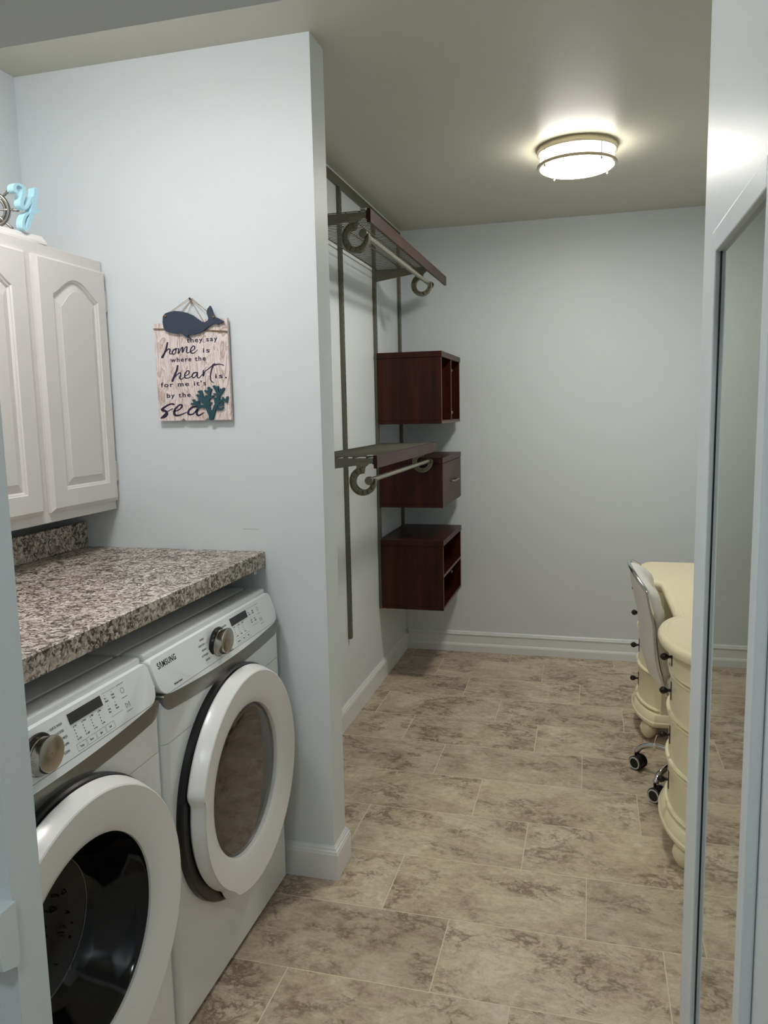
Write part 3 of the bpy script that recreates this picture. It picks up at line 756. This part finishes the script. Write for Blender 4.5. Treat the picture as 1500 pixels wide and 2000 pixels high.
for pts, w in [([(886, 1768), (884, 1720), (850, 1640), (810, 1560), (775, 1480), (760, 1410)], [52, 54, 50, 46, 42, 40]),
               ([(800, 1560), (740, 1510)], 34), ([(775, 1500), (715, 1460)], 30), ([(770, 1440), (735, 1410)], 26),
               ([(820, 1610), (740, 1600), (690, 1560), (665, 1525)], [40, 36, 32, 30]), ([(700, 1575), (640, 1575)], 28), ([(735, 1600), (720, 1545)], 30), ([(760, 1600), (715, 1635)], 26),
               ([(860, 1640), (850, 1540), (870, 1440), (862, 1360)], [46, 42, 36, 32]), ([(868, 1500), (915, 1470)], 26), ([(866, 1430), (820, 1400)], 26), ([(872, 1420), (893, 1380)], 24), ([(822, 1530), (825, 1470)], 26), ([(860, 1580), (890, 1560)], 22),
               ([(898, 1772), (915, 1700), (945, 1610), (975, 1540), (985, 1450), (960, 1380), (932, 1340)], [40, 44, 42, 42, 40, 36, 30]), ([(982, 1470), (1020, 1420), (1055, 1370)], [34, 32, 28]), ([(1025, 1420), (1008, 1380)], 24), ([(965, 1390), (980, 1345)], 24),
               ([(975, 1560), (1040, 1520), (1085, 1520), (1100, 1485)], [34, 30, 30, 26]), ([(1045, 1520), (1040, 1490)], 20), ([(1080, 1525), (1095, 1548)], 22), ([(970, 1590), (1040, 1585)], [30, 28]), ([(1030, 1585), (1040, 1560)], 22),
               ([(960, 1625), (1000, 1650), (1040, 1625)], [28, 26, 24]), ([(950, 1560), (940, 1500)], 28), ([(960, 1445), (930, 1440)], 20)]:
    ribbon(bm, pts, w, e0, e1, 4)
obj('coral', bm, teal_m, sg)
bm = bmesh.new()
def rp(cx, cy, d): x, z = SG(cx, cy); return (x, d, z)
for dz in (0, 14):
    tube(bm, [rp(131, 556+dz, FB-0.0012), rp(620, 575+dz, FB-0.0012), rp(1112, 612+dz, FB-0.0012)], 0.0011, 6)
for a, b in (((312, 392), (600, 150)), ((400, 335), (612, 165)), ((952, 430), (625, 160)), ((860, 345), (620, 178)), ((525, 342), (608, 190)), ((815, 488), (620, 195)), ((540, 350), (612, 200))):
    tube(bm, [rp(a[0], a[1], FB-0.011 if a[1] > 380 and a[0] < 1000 and a[0] != 815 else FB-0.004), rp(b[0], b[1], -0.008)], 0.0007, 6)
lathe(bm, [(0.0005, -0.004), (0.003, -0.002), (0.0035, 0), (0.003, 0.002), (0.0005, 0.004)], rp(318, 400, FB-0.0115), (0, 1, 0), 10)
lathe(bm, [(0.0005, -0.004), (0.003, -0.002), (0.0035, 0), (0.003, 0.002), (0.0005, 0.004)], rp(955, 430, FB-0.0115), (0, 1, 0), 10)
tube(bm, [rp(600, 150, -0.010), rp(612, 200, -0.010), rp(625, 235, -0.012)], [0.002, 0.0026, 0.001], 8)
obj('hanging_rope', bm, rope_m, sg, True)
nx, nz = SG(608, 168)
tag(obj('wall_nail', lathe(bmesh.new(), [(0.001, 0), (0.0012, 0.014), (0.003, 0.0145), (0.003, 0.016), (0.0005, 0.0165)], (nx, 0.0005, nz), (0, -1, 0), 12), bronze_m), 'small nail in the wall holding the rope of the whale sign', 'nail')

# ------------------------------------------------------------------ closet rail system
hr = obj('hanging_rail', B(XW+0.0005, XW+0.012, T+0.01, 2.475, 2.562, 2.606, r=0.002), nickel_m)
tag(hr, 'long grey metal rail fixed along the top of the closet wall', 'rail')
def track(y, z0, label):
    t = obj('wall_track', B(XW+0.0006, XW+0.018, y-0.0125, y+0.0125, z0, 2.560, r=0.002), nickel_m)
    tag(t, label, 'shelf track', 'vertical shelf tracks on the closet wall')
    bm = bmesh.new()
    n = int((2.54-z0)/0.032)
    for k in range(n):
        z = z0+0.02+0.032*k
        for s in (-0.005, 0.005): box(bm, XW+0.0178, XW+0.0183, y+s-0.0014, y+s+0.0014, z, z+0.016)
    o = obj('slots', bm, black_m, None); o.parent = t; o['kind'] = 'stuff'
    return t
track(0.68, 0.420, 'grey slotted wall track hidden behind the partition edge')
track(1.283, 0.420, 'grey slotted wall track nearest the partition, running down free to the baseboard')
track(1.868, 0.425, 'middle grey slotted wall track at the left side of the storage boxes')
track(2.428, 0.425, 'far grey slotted wall track passing behind the three storage boxes')

def wire_shelf(zs, y0, y1, ext, label):
    t = thing('wire_shelf', (XW+0.018, (y0+y1)/2, zs), label, 'wire shelf', 'wire shelves on the closet wall')
    bm = bmesh.new(); n = int((y1-y0)/0.0254)
    for k in range(n+1):
        y = y0+0.008+(y1-y0-0.016)*k/n
        tube(bm, [(XW+0.020, y, zs), (-0.040, y, zs), (-0.031, y, zs-0.004), (-0.031, y, zs-0.028)], 0.0019, 6)
    for x, z in ((XW+0.024, zs-0.004), (-0.19, zs-0.004), (-0.06, zs-0.004), (-0.034, zs-0.028), (-0.115, zs-0.004)):
        tube(bm, [(x, y0, z), (x, y1, z)], 0.0030, 8)
    obj('wire_deck', bm, nickel_m, t, True)
    segs = [(y0-0.004, y1+0.004)] if not ext else [(y0-0.004, 1.648), (1.652, ext)]
    for a, b in segs:
        obj('front_trim', B(-0.027, -0.014, a, b, zs-0.046, zs+0.004, r=0.001, seg=1), fasc_m, t)
    obj('trim_cap', B(-0.0285, -0.0135, y0-0.008, y0-0.0035, zs-0.047, zs+0.005, r=0.001, seg=1), mahog, t)
    for y in (y0+0.002, 1.829 if not ext else 1.868):
        bm = bmesh.new()
        prism(bm, [(XW+0.016, zs-0.006), (-0.032, zs-0.006), (-0.032, zs-0.026), (XW+0.016, zs-0.066)], lambda a, b: (a, y-0.005, b), lambda a, b: (a, y+0.005, b))
        br = obj('bracket', bm, nickel_m, t)
        # hooked rod holder
        cx, cz, ro, ri = -0.076, zs-0.098, 0.055, 0.029
        N_ = 22; a0, a1 = math.radians(78), math.radians(372)
        P, Q = [], []
        for k in range(N_+1):
            a = a0+(a1-a0)*k/N_; w = 1-0.32*(k/N_)**2
            P.append((cx+ro*math.cos(a), cz+ro*math.sin(a)*1.05)); Q.append((cx+(ro-(ro-ri)*w)*math.cos(a), cz+(ro-(ro-ri)*w)*math.sin(a)*1.05))
        bm = bmesh.new(); hw = 0.011
        # web and two flanges give the ribbed channel look
        for i in range(N_):
            prism(bm, [P[i], P[i+1], Q[i+1], Q[i]], lambda a, b: (a, y-0.003, b), lambda a, b: (a, y+0.003, b))
        prism(bm, [P[1], P[0], (-0.042, zs-0.022), (-0.100, zs-0.022), P[3]], lambda a, b: (a, y-0.006, b), lambda a, b: (a, y+0.006, b))
        for R1, R2 in ((P, [(cx+(p[0]-cx)*0.94, cz+(p[1]-cz)*0.94) for p in P]), (Q, [(cx+(p[0]-cx)*1.09, cz+(p[1]-cz)*1.09) for p in Q])):
            for i in range(1, N_):
                q = [R1[i], R1[i+1], R2[i+1], R2[i]]
                prism(bm, q, lambda a, b: (a, y-hw, b), lambda a, b: (a, y+hw, b))
        for k in range(2, N_, 2):
            p, q = P[k], Q[k]; d = Vector((q[0]-p[0], q[1]-p[1])); nn = Vector((-d.y, d.x)).normalized()*0.0009
            prism(bm, [(p[0]+nn.x, p[1]+nn.y), (q[0]+nn.x, q[1]+nn.y), (q[0]-nn.x, q[1]-nn.y), (p[0]-nn.x, p[1]-nn.y)], lambda a, b: (a, y-hw*0.9, b), lambda a, b: (a, y+hw*0.9, b))
        obj('rod_hook', bm, hook_m, br)
        obj('clip', B(-0.056, -0.030, y-0.008, y+0.008, zs+0.0025, zs+0.0065, r=0.001), cab_m if False else chrome_m, br)
    return t
ZS1, ZS2 = 2.290, 1.356
wire_shelf(ZS1, 0.672, 1.90, 2.26, 'upper wire closet shelf with brown front trim just under the ceiling')
wire_shelf(ZS2, 0.690, 1.905, None, 'lower wire closet shelf with brown front trim between the top box and the drawer box')
def rod(z, label, ye=1.965):
    t = thing('hanging_rod', (-0.045, 1.3, z), label, 'closet rod', 'closet rods under the wire shelves')
    obj('rod_tube', tube(bmesh.new(), [(-0.045, 0.665, z), (-0.045, ye, z)], 0.0105, 16), nickel_l, t, True, 0.6)
    for y, s in ((0.668, -1), (ye-0.003, 1)):
        obj('end_cap', lathe(bmesh.new(), [(0.0165, -0.014), (0.0172, 0.0), (0.016, 0.006), (0.001, 0.0075)], (-0.045, y, z), (0, s, 0), 24), nickel_m, t, True, 0.7)
rod(ZS1-0.086, 'pale metal closet rod hanging under the upper wire shelf')
rod(ZS2-0.094, 'pale metal closet rod hanging under the lower wire shelf', 1.838)

# storage boxes
BX0, BX1, BY0, BY1 = XW+0.0190, 0.028, 1.846, 2.446
def box_unit(z0, z1, mode, label):
    t = thing('storage_box', ((BX0+BX1)/2, (BY0+BY1)/2, z0), label, 'storage box', 'mahogany boxes on the shelf tracks')
    th = 0.018; tt = 0.030
    zt = z1-tt
    obj('top_panel', B(BX0-0.0, BX1+0.004, BY0-0.004, BY1+0.004, zt, z1, r=0.001, seg=1), mahog, t)
    obj('bottom_panel', B(BX0, BX1, BY0, BY1, z0, z0+th, r=0.001, seg=1), mahog, t)
    obj('side_panel', B(BX0, BX1, BY0, BY0+th, z0+th, zt, r=0.001, seg=1), mahog, t)
    obj('side_panel', B(BX0, BX1, BY1-th, BY1, z0+th, zt, r=0.001, seg=1), mahog, t)
    obj('back_panel', B(BX0, BX0+0.006, BY0+th, BY1-th, z0+th, zt), mahog, t)
    edge = basic('edge_band', rgb(118, 92, 88), 0.5) if 'edge_band' not in bpy.data.materials else bpy.data.materials['edge_band']
    bm = bmesh.new(); e = 0.0008
    if mode != 'drawer':
        box(bm, BX1, BX1+e, BY0+0.001, BY0+0.004, z0, zt); box(bm, BX1, BX1+e, BY0, BY1, z0+0.001, z0+th*0.55)
    if mode == 'vertical':
        ym = 2.15; obj('divider', B(BX0+0.007, BX1-0.001, ym-0.008, ym+0.008, z0+th, zt), mahog, t)
        box(bm, BX1-0.001, BX1+e, ym-0.006, ym+0.004, z0+th, zt)
        pins = [(ym+0.0085, z0+0.06), (ym+0.0085, zt-0.05)]
        for yy, zz in ((BY1-th, z0+0.055), (BY1-th, zt-0.045)):
            obj('fastener', lathe(bmesh.new(), [(0.011, 0), (0.011, 0.002), (0.008, 0.003), (0.001, 0.003)], (BX1-0.05, yy, zz), (0, -1, 0), 16), nickel_l, t, True)
    if mode == 'horizontal':
        zm = (z0+z1)/2-0.005; obj('divider', B(BX0+0.007, BX1-0.001, BY0+th, BY1-th, zm-0.008, zm+0.008), mahog, t)
        box(bm, BX1-0.001, BX1+e, BY0+th, BY1-th, zm-0.006, zm+0.006)
        obj('fastener', lathe(bmesh.new(), [(0.011, 0), (0.011, 0.002), (0.008, 0.003), (0.001, 0.003)], (BX1-0.06, BY1-th, z0+0.10), (0, -1, 0), 16), nickel_l, t, True)
    if mode == 'drawer':
        d = obj('drawer', B(BX1-0.015, BX1+0.003, BY0+0.002, BY1-0.002, z0+0.0, zt-0.003, r=0.001, seg=1), fasc_m, t)
        zc = (z0+zt)/2+0.005
        hb = tube(bmesh.new(), [(BX1+0.002, 2.09, zc), (BX1+0.022, 2.09, zc), (BX1+0.026, 2.10, zc), (BX1+0.026, 2.24, zc), (BX1+0.022, 2.25, zc), (BX1+0.002, 2.25, zc)], 0.004, 8)
        obj('handle', hb, nickel_l, d, True)
    if len(bm.verts): obj('edge_band', bm, edge, t)
    else: bm.free()
box_unit(1.462, 1.846, 'vertical', 'top mahogany storage box, open with an upright divider')
box_unit(1.005, 1.278, 'drawer', 'middle mahogany storage box with a drawer and bar handle')
box_unit(0.430, 0.823, 'horizontal', 'lowest mahogany storage box, open with a level middle shelf')

# ------------------------------------------------------------------ mirror on the right wall
mr = thing('wall_mirror', (XR, -1.24, 0.56), 'tall narrow mirror in a pale blue-white frame on the near right wall', 'mirror')
my0, my1, mz0, mz1 = -1.392, -1.067, 0.565, 1.742
fr = bmesh.new(); fw_ = 0.032; xa, xb = XR-0.0135, XR-0.0005
for (ya, yb, za, zb) in ((my0-fw_, my0, mz0-fw_, mz1+fw_), (my1, my1+fw_, mz0-fw_, mz1+fw_), (my0, my1, mz1, mz1+fw_), (my0, my1, mz0-fw_, mz0)):
    box(fr, xa, xb, ya, yb, za, zb, r=0.002)
obj('mirror_frame', fr, wall_m, mr)
obj('glass', B(XR-0.0055, XR-0.0012, my0-0.001, my1+0.001, mz0-0.001, mz1+0.001), mirror_m, mr)
obj('recess_shade', B(XR-0.0065, XR-0.0056, my1-0.006, my1, mz0, mz1), black_m, mr)  # black strip painted in for the shade in the frame's recess

# ------------------------------------------------------------------ vanity desk (far right)
DT = 0.760
dk = thing('vanity_desk', (1.36, 1.0, 0), 'cream vanity desk with two bow-front drawer pedestals and dark knobs by the right wall', 'desk')
rot = lambda x, y: (x-0.030*(y-0.48), y)
def bow(yc, hw, xf, depth, n=20, **k):
    tm = math.radians(70); pts = []
    for i in range(n+1):
        t = -tm+2*tm*i/n
        pts.append((xf+depth*(1-math.cos(t))/(1-math.cos(tm)), yc+hw*math.sin(t)/math.sin(tm)))
    return pts
NY, FY, HWT = 0.47, 1.515, 0.25
near = bow(NY, HWT, 1.035, 0.085); far = bow(FY, HWT, 1.046, 0.085)
top = near+far+[(1.60, FY+HWT), (1.60, NY-HWT)]
top = [rot(*p) for p in top]
def inset(pts, d):
    n = len(pts); out = []
    for i in range(n):
        a, b, c = Vector(pts[i-1]), Vector(pts[i]), Vector(pts[(i+1) % n])
        e1 = (b-a); e2 = (c-b)
        if e1.length < 1e-9: e1 = e2
        if e2.length < 1e-9: e2 = e1
        e1.normalize(); e2.normalize()
        n1, n2 = Vector((-e1.y, e1.x)), Vector((-e2.y, e2.x)); m = n1+n2
        if m.length < 1e-6: m = n1
        m = m/max(0.35, m.length**2/2); m = m if m.length < 2.2 else m.normalized()*2.2
        q = b+m*d*sg_; out.append((q.x, q.y))
    return out
sg_ = 1
area = sum(top[i-1][0]*top[i][1]-top[i][0]*top[i-1][1] for i in range(len(top)))
sg_ = 1 if area > 0 else -1
def layered(bm, outline, layers, captop=True):
    rings = []
    for d, z in layers:
        q = inset(outline, d) if d else outline
        rings.append([bm.verts.new((x, y, z)) for x, y in q])
    n = len(outline)
    for a, b in zip(rings, rings[1:]):
        for i in range(n): bm.faces.new((a[i], a[(i+1) % n], b[(i+1) % n], b[i]))
    from mathutils.geometry import tessellate_polygon
    for ring, flip in ((rings[0], True), (rings[-1], False)):
        for tri in tessellate_polygon([[Vector((v.co.x, v.co.y, 0)) for v in ring]]):
            t3 = [ring[i] for i in tri]
            try: bm.faces.new(t3[::-1] if flip else t3)
            except ValueError: pass
    return bm
bm = layered(bmesh.new(), top, [(0.020, 0.718), (0.012, 0.722), (0.004, 0.728), (0.0, 0.738), (0.001, 0.747), (0.006, 0.755), (0.014, 0.7595), (0.020, 0.7600), (0.0215, 0.7585), (0.0235, 0.7600), (0.031, 0.7600), (0.0325, 0.7585), (0.0345, 0.7600)])
obj('desk_top', bm, cream_m, dk, True, 0.5)
def pedestal(yc, xf):
    hw = 0.228; back = 1.57
    def ol(dx=0.0): return [rot(*p) for p in bow(yc, hw+dx*0.6, xf-dx, 0.075)+[(back, yc+hw+dx*0.6), (back, yc-hw-dx*0.6)]]
    bm = layered(bmesh.new(), ol(0), [(0.004, 0.125), (0.004, 0.719)])
    p = obj('pedestal', bm, cream_m, dk, True, 0.5)
    bm = layered(bmesh.new(), ol(0.030), [(0.020, 0.085), (0.008, 0.088), (0.000, 0.098), (0.000, 0.108), (0.005, 0.114), (0.006, 0.120), (0.010, 0.128), (0.012, 0.134), (0.018, 0.142), (0.030, 0.147)])
    obj('base_moulding', bm, cream_m, p, True, 0.5)
    zs = [0.148, 0.310, 0.478, 0.628, 0.718]
    for k in range(4):
        za, zb = zs[k]+0.003, zs[k+1]-0.003
        bo = bow(yc, hw-0.014, xf-0.006, 0.070)
        o_ = [rot(*q) for q in bo+[(xf+0.12, yc+hw-0.014), (xf+0.12, yc-hw+0.014)]]
        bm = layered(bmesh.new(), o_, [(0.004, za), (-0.004, za+0.002), (-0.007, za+0.007), (-0.004, za+0.012), (0.003, za+0.014), (0.004, za+0.018), (0.004, zb-0.010), (0.0, zb-0.008), (-0.003, zb-0.004), (0.004, zb)])
        d = obj('drawer', bm, cream_m, p, True, 0.5)
        kx, ky = rot(xf-0.003, yc); zk = (za+zb)/2+0.004
        b2 = lathe(bmesh.new(), [(0.0065, 0), (0.005, 0.010), (0.005, 0.016), (0.010, 0.022), (0.0135, 0.030), (0.011, 0.038), (0.005, 0.043), (0.0006, 0.044)], (kx+0.006, ky, zk), (-1, 0, 0), 20)
        bp = bmesh.new(); box(bp, kx-0.001, kx+0.004, ky-0.009, ky+0.009, zk-0.032, zk+0.032, r=0.0015); merge(b2, bp)
        kb = obj('knob', b2, bronze_m, dk, True, 0.6)
    for (fx, fy) in ((xf+0.035, yc-0.15), (xf+0.035, yc+0.15), (back-0.05, yc-0.15), (back-0.05, yc+0.15)):
        x, y = rot(fx, fy)
        obj('bun_foot', lathe(bmesh.new(), [(0.012, 0), (0.022, 0.010), (0.034, 0.030), (0.040, 0.052), (0.036, 0.070), (0.022, 0.080), (0.028, 0.086)], (x, y, 0), seg=24, capa=True, capb=True), cream_m, dk, True)
pedestal(NY, 1.082); pedestal(FY, 1.072)
obj('back_panel', B(1.55, 1.57, NY, FY, 0.20, 0.719), cream_m, dk)
obj('apron', B(1.17, 1.185, NY+0.22, FY-0.23, 0.64, 0.719), cream_m, dk)
kx, ky = rot(1.050, NY)
bm = tube(bmesh.new(), [(kx-0.012, ky, 0.392), (kx-0.018, ky-0.004, 0.376), (kx-0.020, ky-0.006, 0.360)], 0.0016, 6)
tube(bm, [(kx-0.020, ky-0.006, 0.363), (kx-0.020, ky-0.006, 0.356), (kx-0.021, ky-0.006, 0.338)], [0.003, 0.004, 0.0065], 10)
tag(obj('tassel', bm, basic('tassel_cord', rgb(205, 192, 160), 0.8), None, True), 'small beige tassel hanging from a knob of the near desk pedestal', 'tassel')

# ------------------------------------------------------------------ swivel chair
CXc, CYc = 1.224, 0.943
chr_ = thing('desk_chair', (CXc, CYc, 0), 'white leather swivel chair with chrome frame and casters, pushed under the cream desk', 'chair')
def bx(y, z):   # outer back surface
    K = ((0.40, 1.050), (0.47, 1.030), (0.57, 1.000), (0.71, 0.987), (0.78, 0.972), (0.85, 0.957), (0.92, 0.951)); b = K[-1][1]
    for (za, xa), (zb, xb) in zip(K, K[1:]):
        if z <= zb: q = (z-za)/(zb-za); b = xa+(xb-xa)*q; break
    s = (y-0.950)/0.20; return b+0.050*s*s
def ztop(y): s = (y-0.965)/0.205; return 0.905-0.062*abs(s)**2.2
def backgrid(dx, inflate):
    ny, nz = 18, 18; g = []
    for i in range(ny+1):
        y = 0.752+0.396*i/ny; row = []
        for j in range(nz+1):
            zt = ztop(y)-0.004; z = 0.47+(zt-0.47)*j/nz
            edge = min(1, min(i, ny-i)/2.5)*min(1, min(j, nz-j)/2.5); edge = math.sqrt(edge)
            tuft = 0.012*abs(math.sin(PI*4*i/ny))*abs(math.sin(PI*5*j/nz)) if inflate else 0
            row.append((bx(y, z)+dx+(inflate*edge+tuft*edge), y, z))
        g.append(row)
    return g
bm = bmesh.new(); ga_, gb_ = backgrid(0.006, 0.0), backgrid(0.010, 0.060)
va = [[bm.verts.new(p) for p in r] for r in ga_]; vb = [[bm.verts.new(p) for p in r] for r in gb_]
ny, nz = len(va)-1, len(va[0])-1
for i in range(ny):
    for j in range(nz):
        bm.faces.new((va[i][j], va[i][j+1], va[i+1][j+1], va[i+1][j])); bm.faces.new((vb[i][j], vb[i+1][j], vb[i+1][j+1], vb[i][j+1]))
for i in range(ny):
    bm.faces.new((va[i][0], va[i+1][0], vb[i+1][0], vb[i][0])); bm.faces.new((va[i][nz], vb[i][nz], vb[i+1][nz], va[i+1][nz]))
for j in range(nz):
    bm.faces.new((va[0][j], vb[0][j], vb[0][j+1], va[0][j+1])); bm.faces.new((va[ny][j], va[ny][j+1], vb[ny][j+1], vb[ny][j]))
obj('backrest', bm, leather_m, chr_, True, 0.9)
pts = [(1.16, 0.755, 0.425), (1.10, 0.750, 0.432)]
for z in (0.47, 0.55, 0.63, 0.71, 0.78, 0.825): pts.append((bx(0.748, z)+0.004, 0.748, z))
for k in range(0, 13):
    y = 0.752+0.396*k/12; pts.append((bx(y, ztop(y))+0.004, y, ztop(y)+0.002))
for z in (0.825, 0.78, 0.71, 0.63, 0.55, 0.47): pts.append((bx(1.152, z)+0.004, 1.152, z))
pts += [(1.10, 1.150, 0.432), (1.16, 1.145, 0.425)]
obj('back_frame', tube(bmesh.new(), smoothpath(pts, 4), 0.0075, 10), chrome_m, chr_, True)
bm = B(1.075, 1.46, 0.765, 1.135, 0.435, 0.500, r=0.025, seg=4)
obj('seat', bm, leather_m, chr_, True)
obj('seat_plate', B(1.12, 1.34, 0.84, 1.05, 0.405, 0.434, r=0.004), black_m, chr_)
bm = tube(bmesh.new(), [(CXc, CYc, 0.10), (CXc, CYc, 0.25)], 0.024, 20); tube(bm, [(CXc, CYc, 0.25), (CXc, CYc, 0.405)], 0.014, 16)
obj('gas_column', bm, chrome_m, chr_, True, 0.7)
obj('hub', tube(bmesh.new(), [(CXc, CYc, 0.088), (CXc, CYc, 0.130)], 0.036, 24), chrome_m, chr_, True, 0.6)
for k in range(5):
    a = math.radians(155.5+72*k); ux, uy = math.cos(a), math.sin(a)
    def lp(r, z): return (CXc+ux*r, CYc+uy*r, z)
    obj('base_leg', tube(bmesh.new(), smoothpath([lp(0.025, 0.112), lp(0.10, 0.118), lp(0.17, 0.116), lp(0.215, 0.100), lp(0.238, 0.070)], 4), [0.0115]*17, 10), chrome_m, chr_, True)
    ca = lp(0.240, 0)
    wa = math.radians({0: 230, 1: 230}.get(k, 60+50*k)); ax = Vector((math.cos(wa), math.sin(wa), 0)); wr = 0.030
    bm = tube(bmesh.new(), [(ca[0], ca[1], 0.048), (ca[0], ca[1], 0.076)], 0.006, 10)
    fwd = Vector((-ax.y, ax.x, 0)); cc = Vector((ca[0], ca[1], wr+0.0003))+fwd*0.012
    lathe(bm, [(0.001, -0.014), (0.024, -0.014), (0.0265, -0.011), (0.0265, 0.011), (0.024, 0.014), (0.001, 0.014)], cc, ax, 24)
    cs = obj('caster', bm, rubber_m, chr_, True, 0.6)
    for s in (-1, 1):
        b2 = bmesh.new()
        lathe(b2, [(0.001, 0.0), (wr, 0.0), (wr, 0.009), (wr-0.003, 0.012), (0.001, 0.0125)], cc+ax*s*0.0145, ax*s, 32)
        w = obj('caster_wheel', b2, rubber_m, chr_, True, 0.6)
        b2 = lathe(bmesh.new(), [(0.0205, 0.0124), (0.0205, 0.0137), (0.0255, 0.0137), (0.0262, 0.0118)], cc+ax*s*0.0145, ax*s, 32)
        obj('wheel_ring', b2, caster_g, w, True, 0.6)
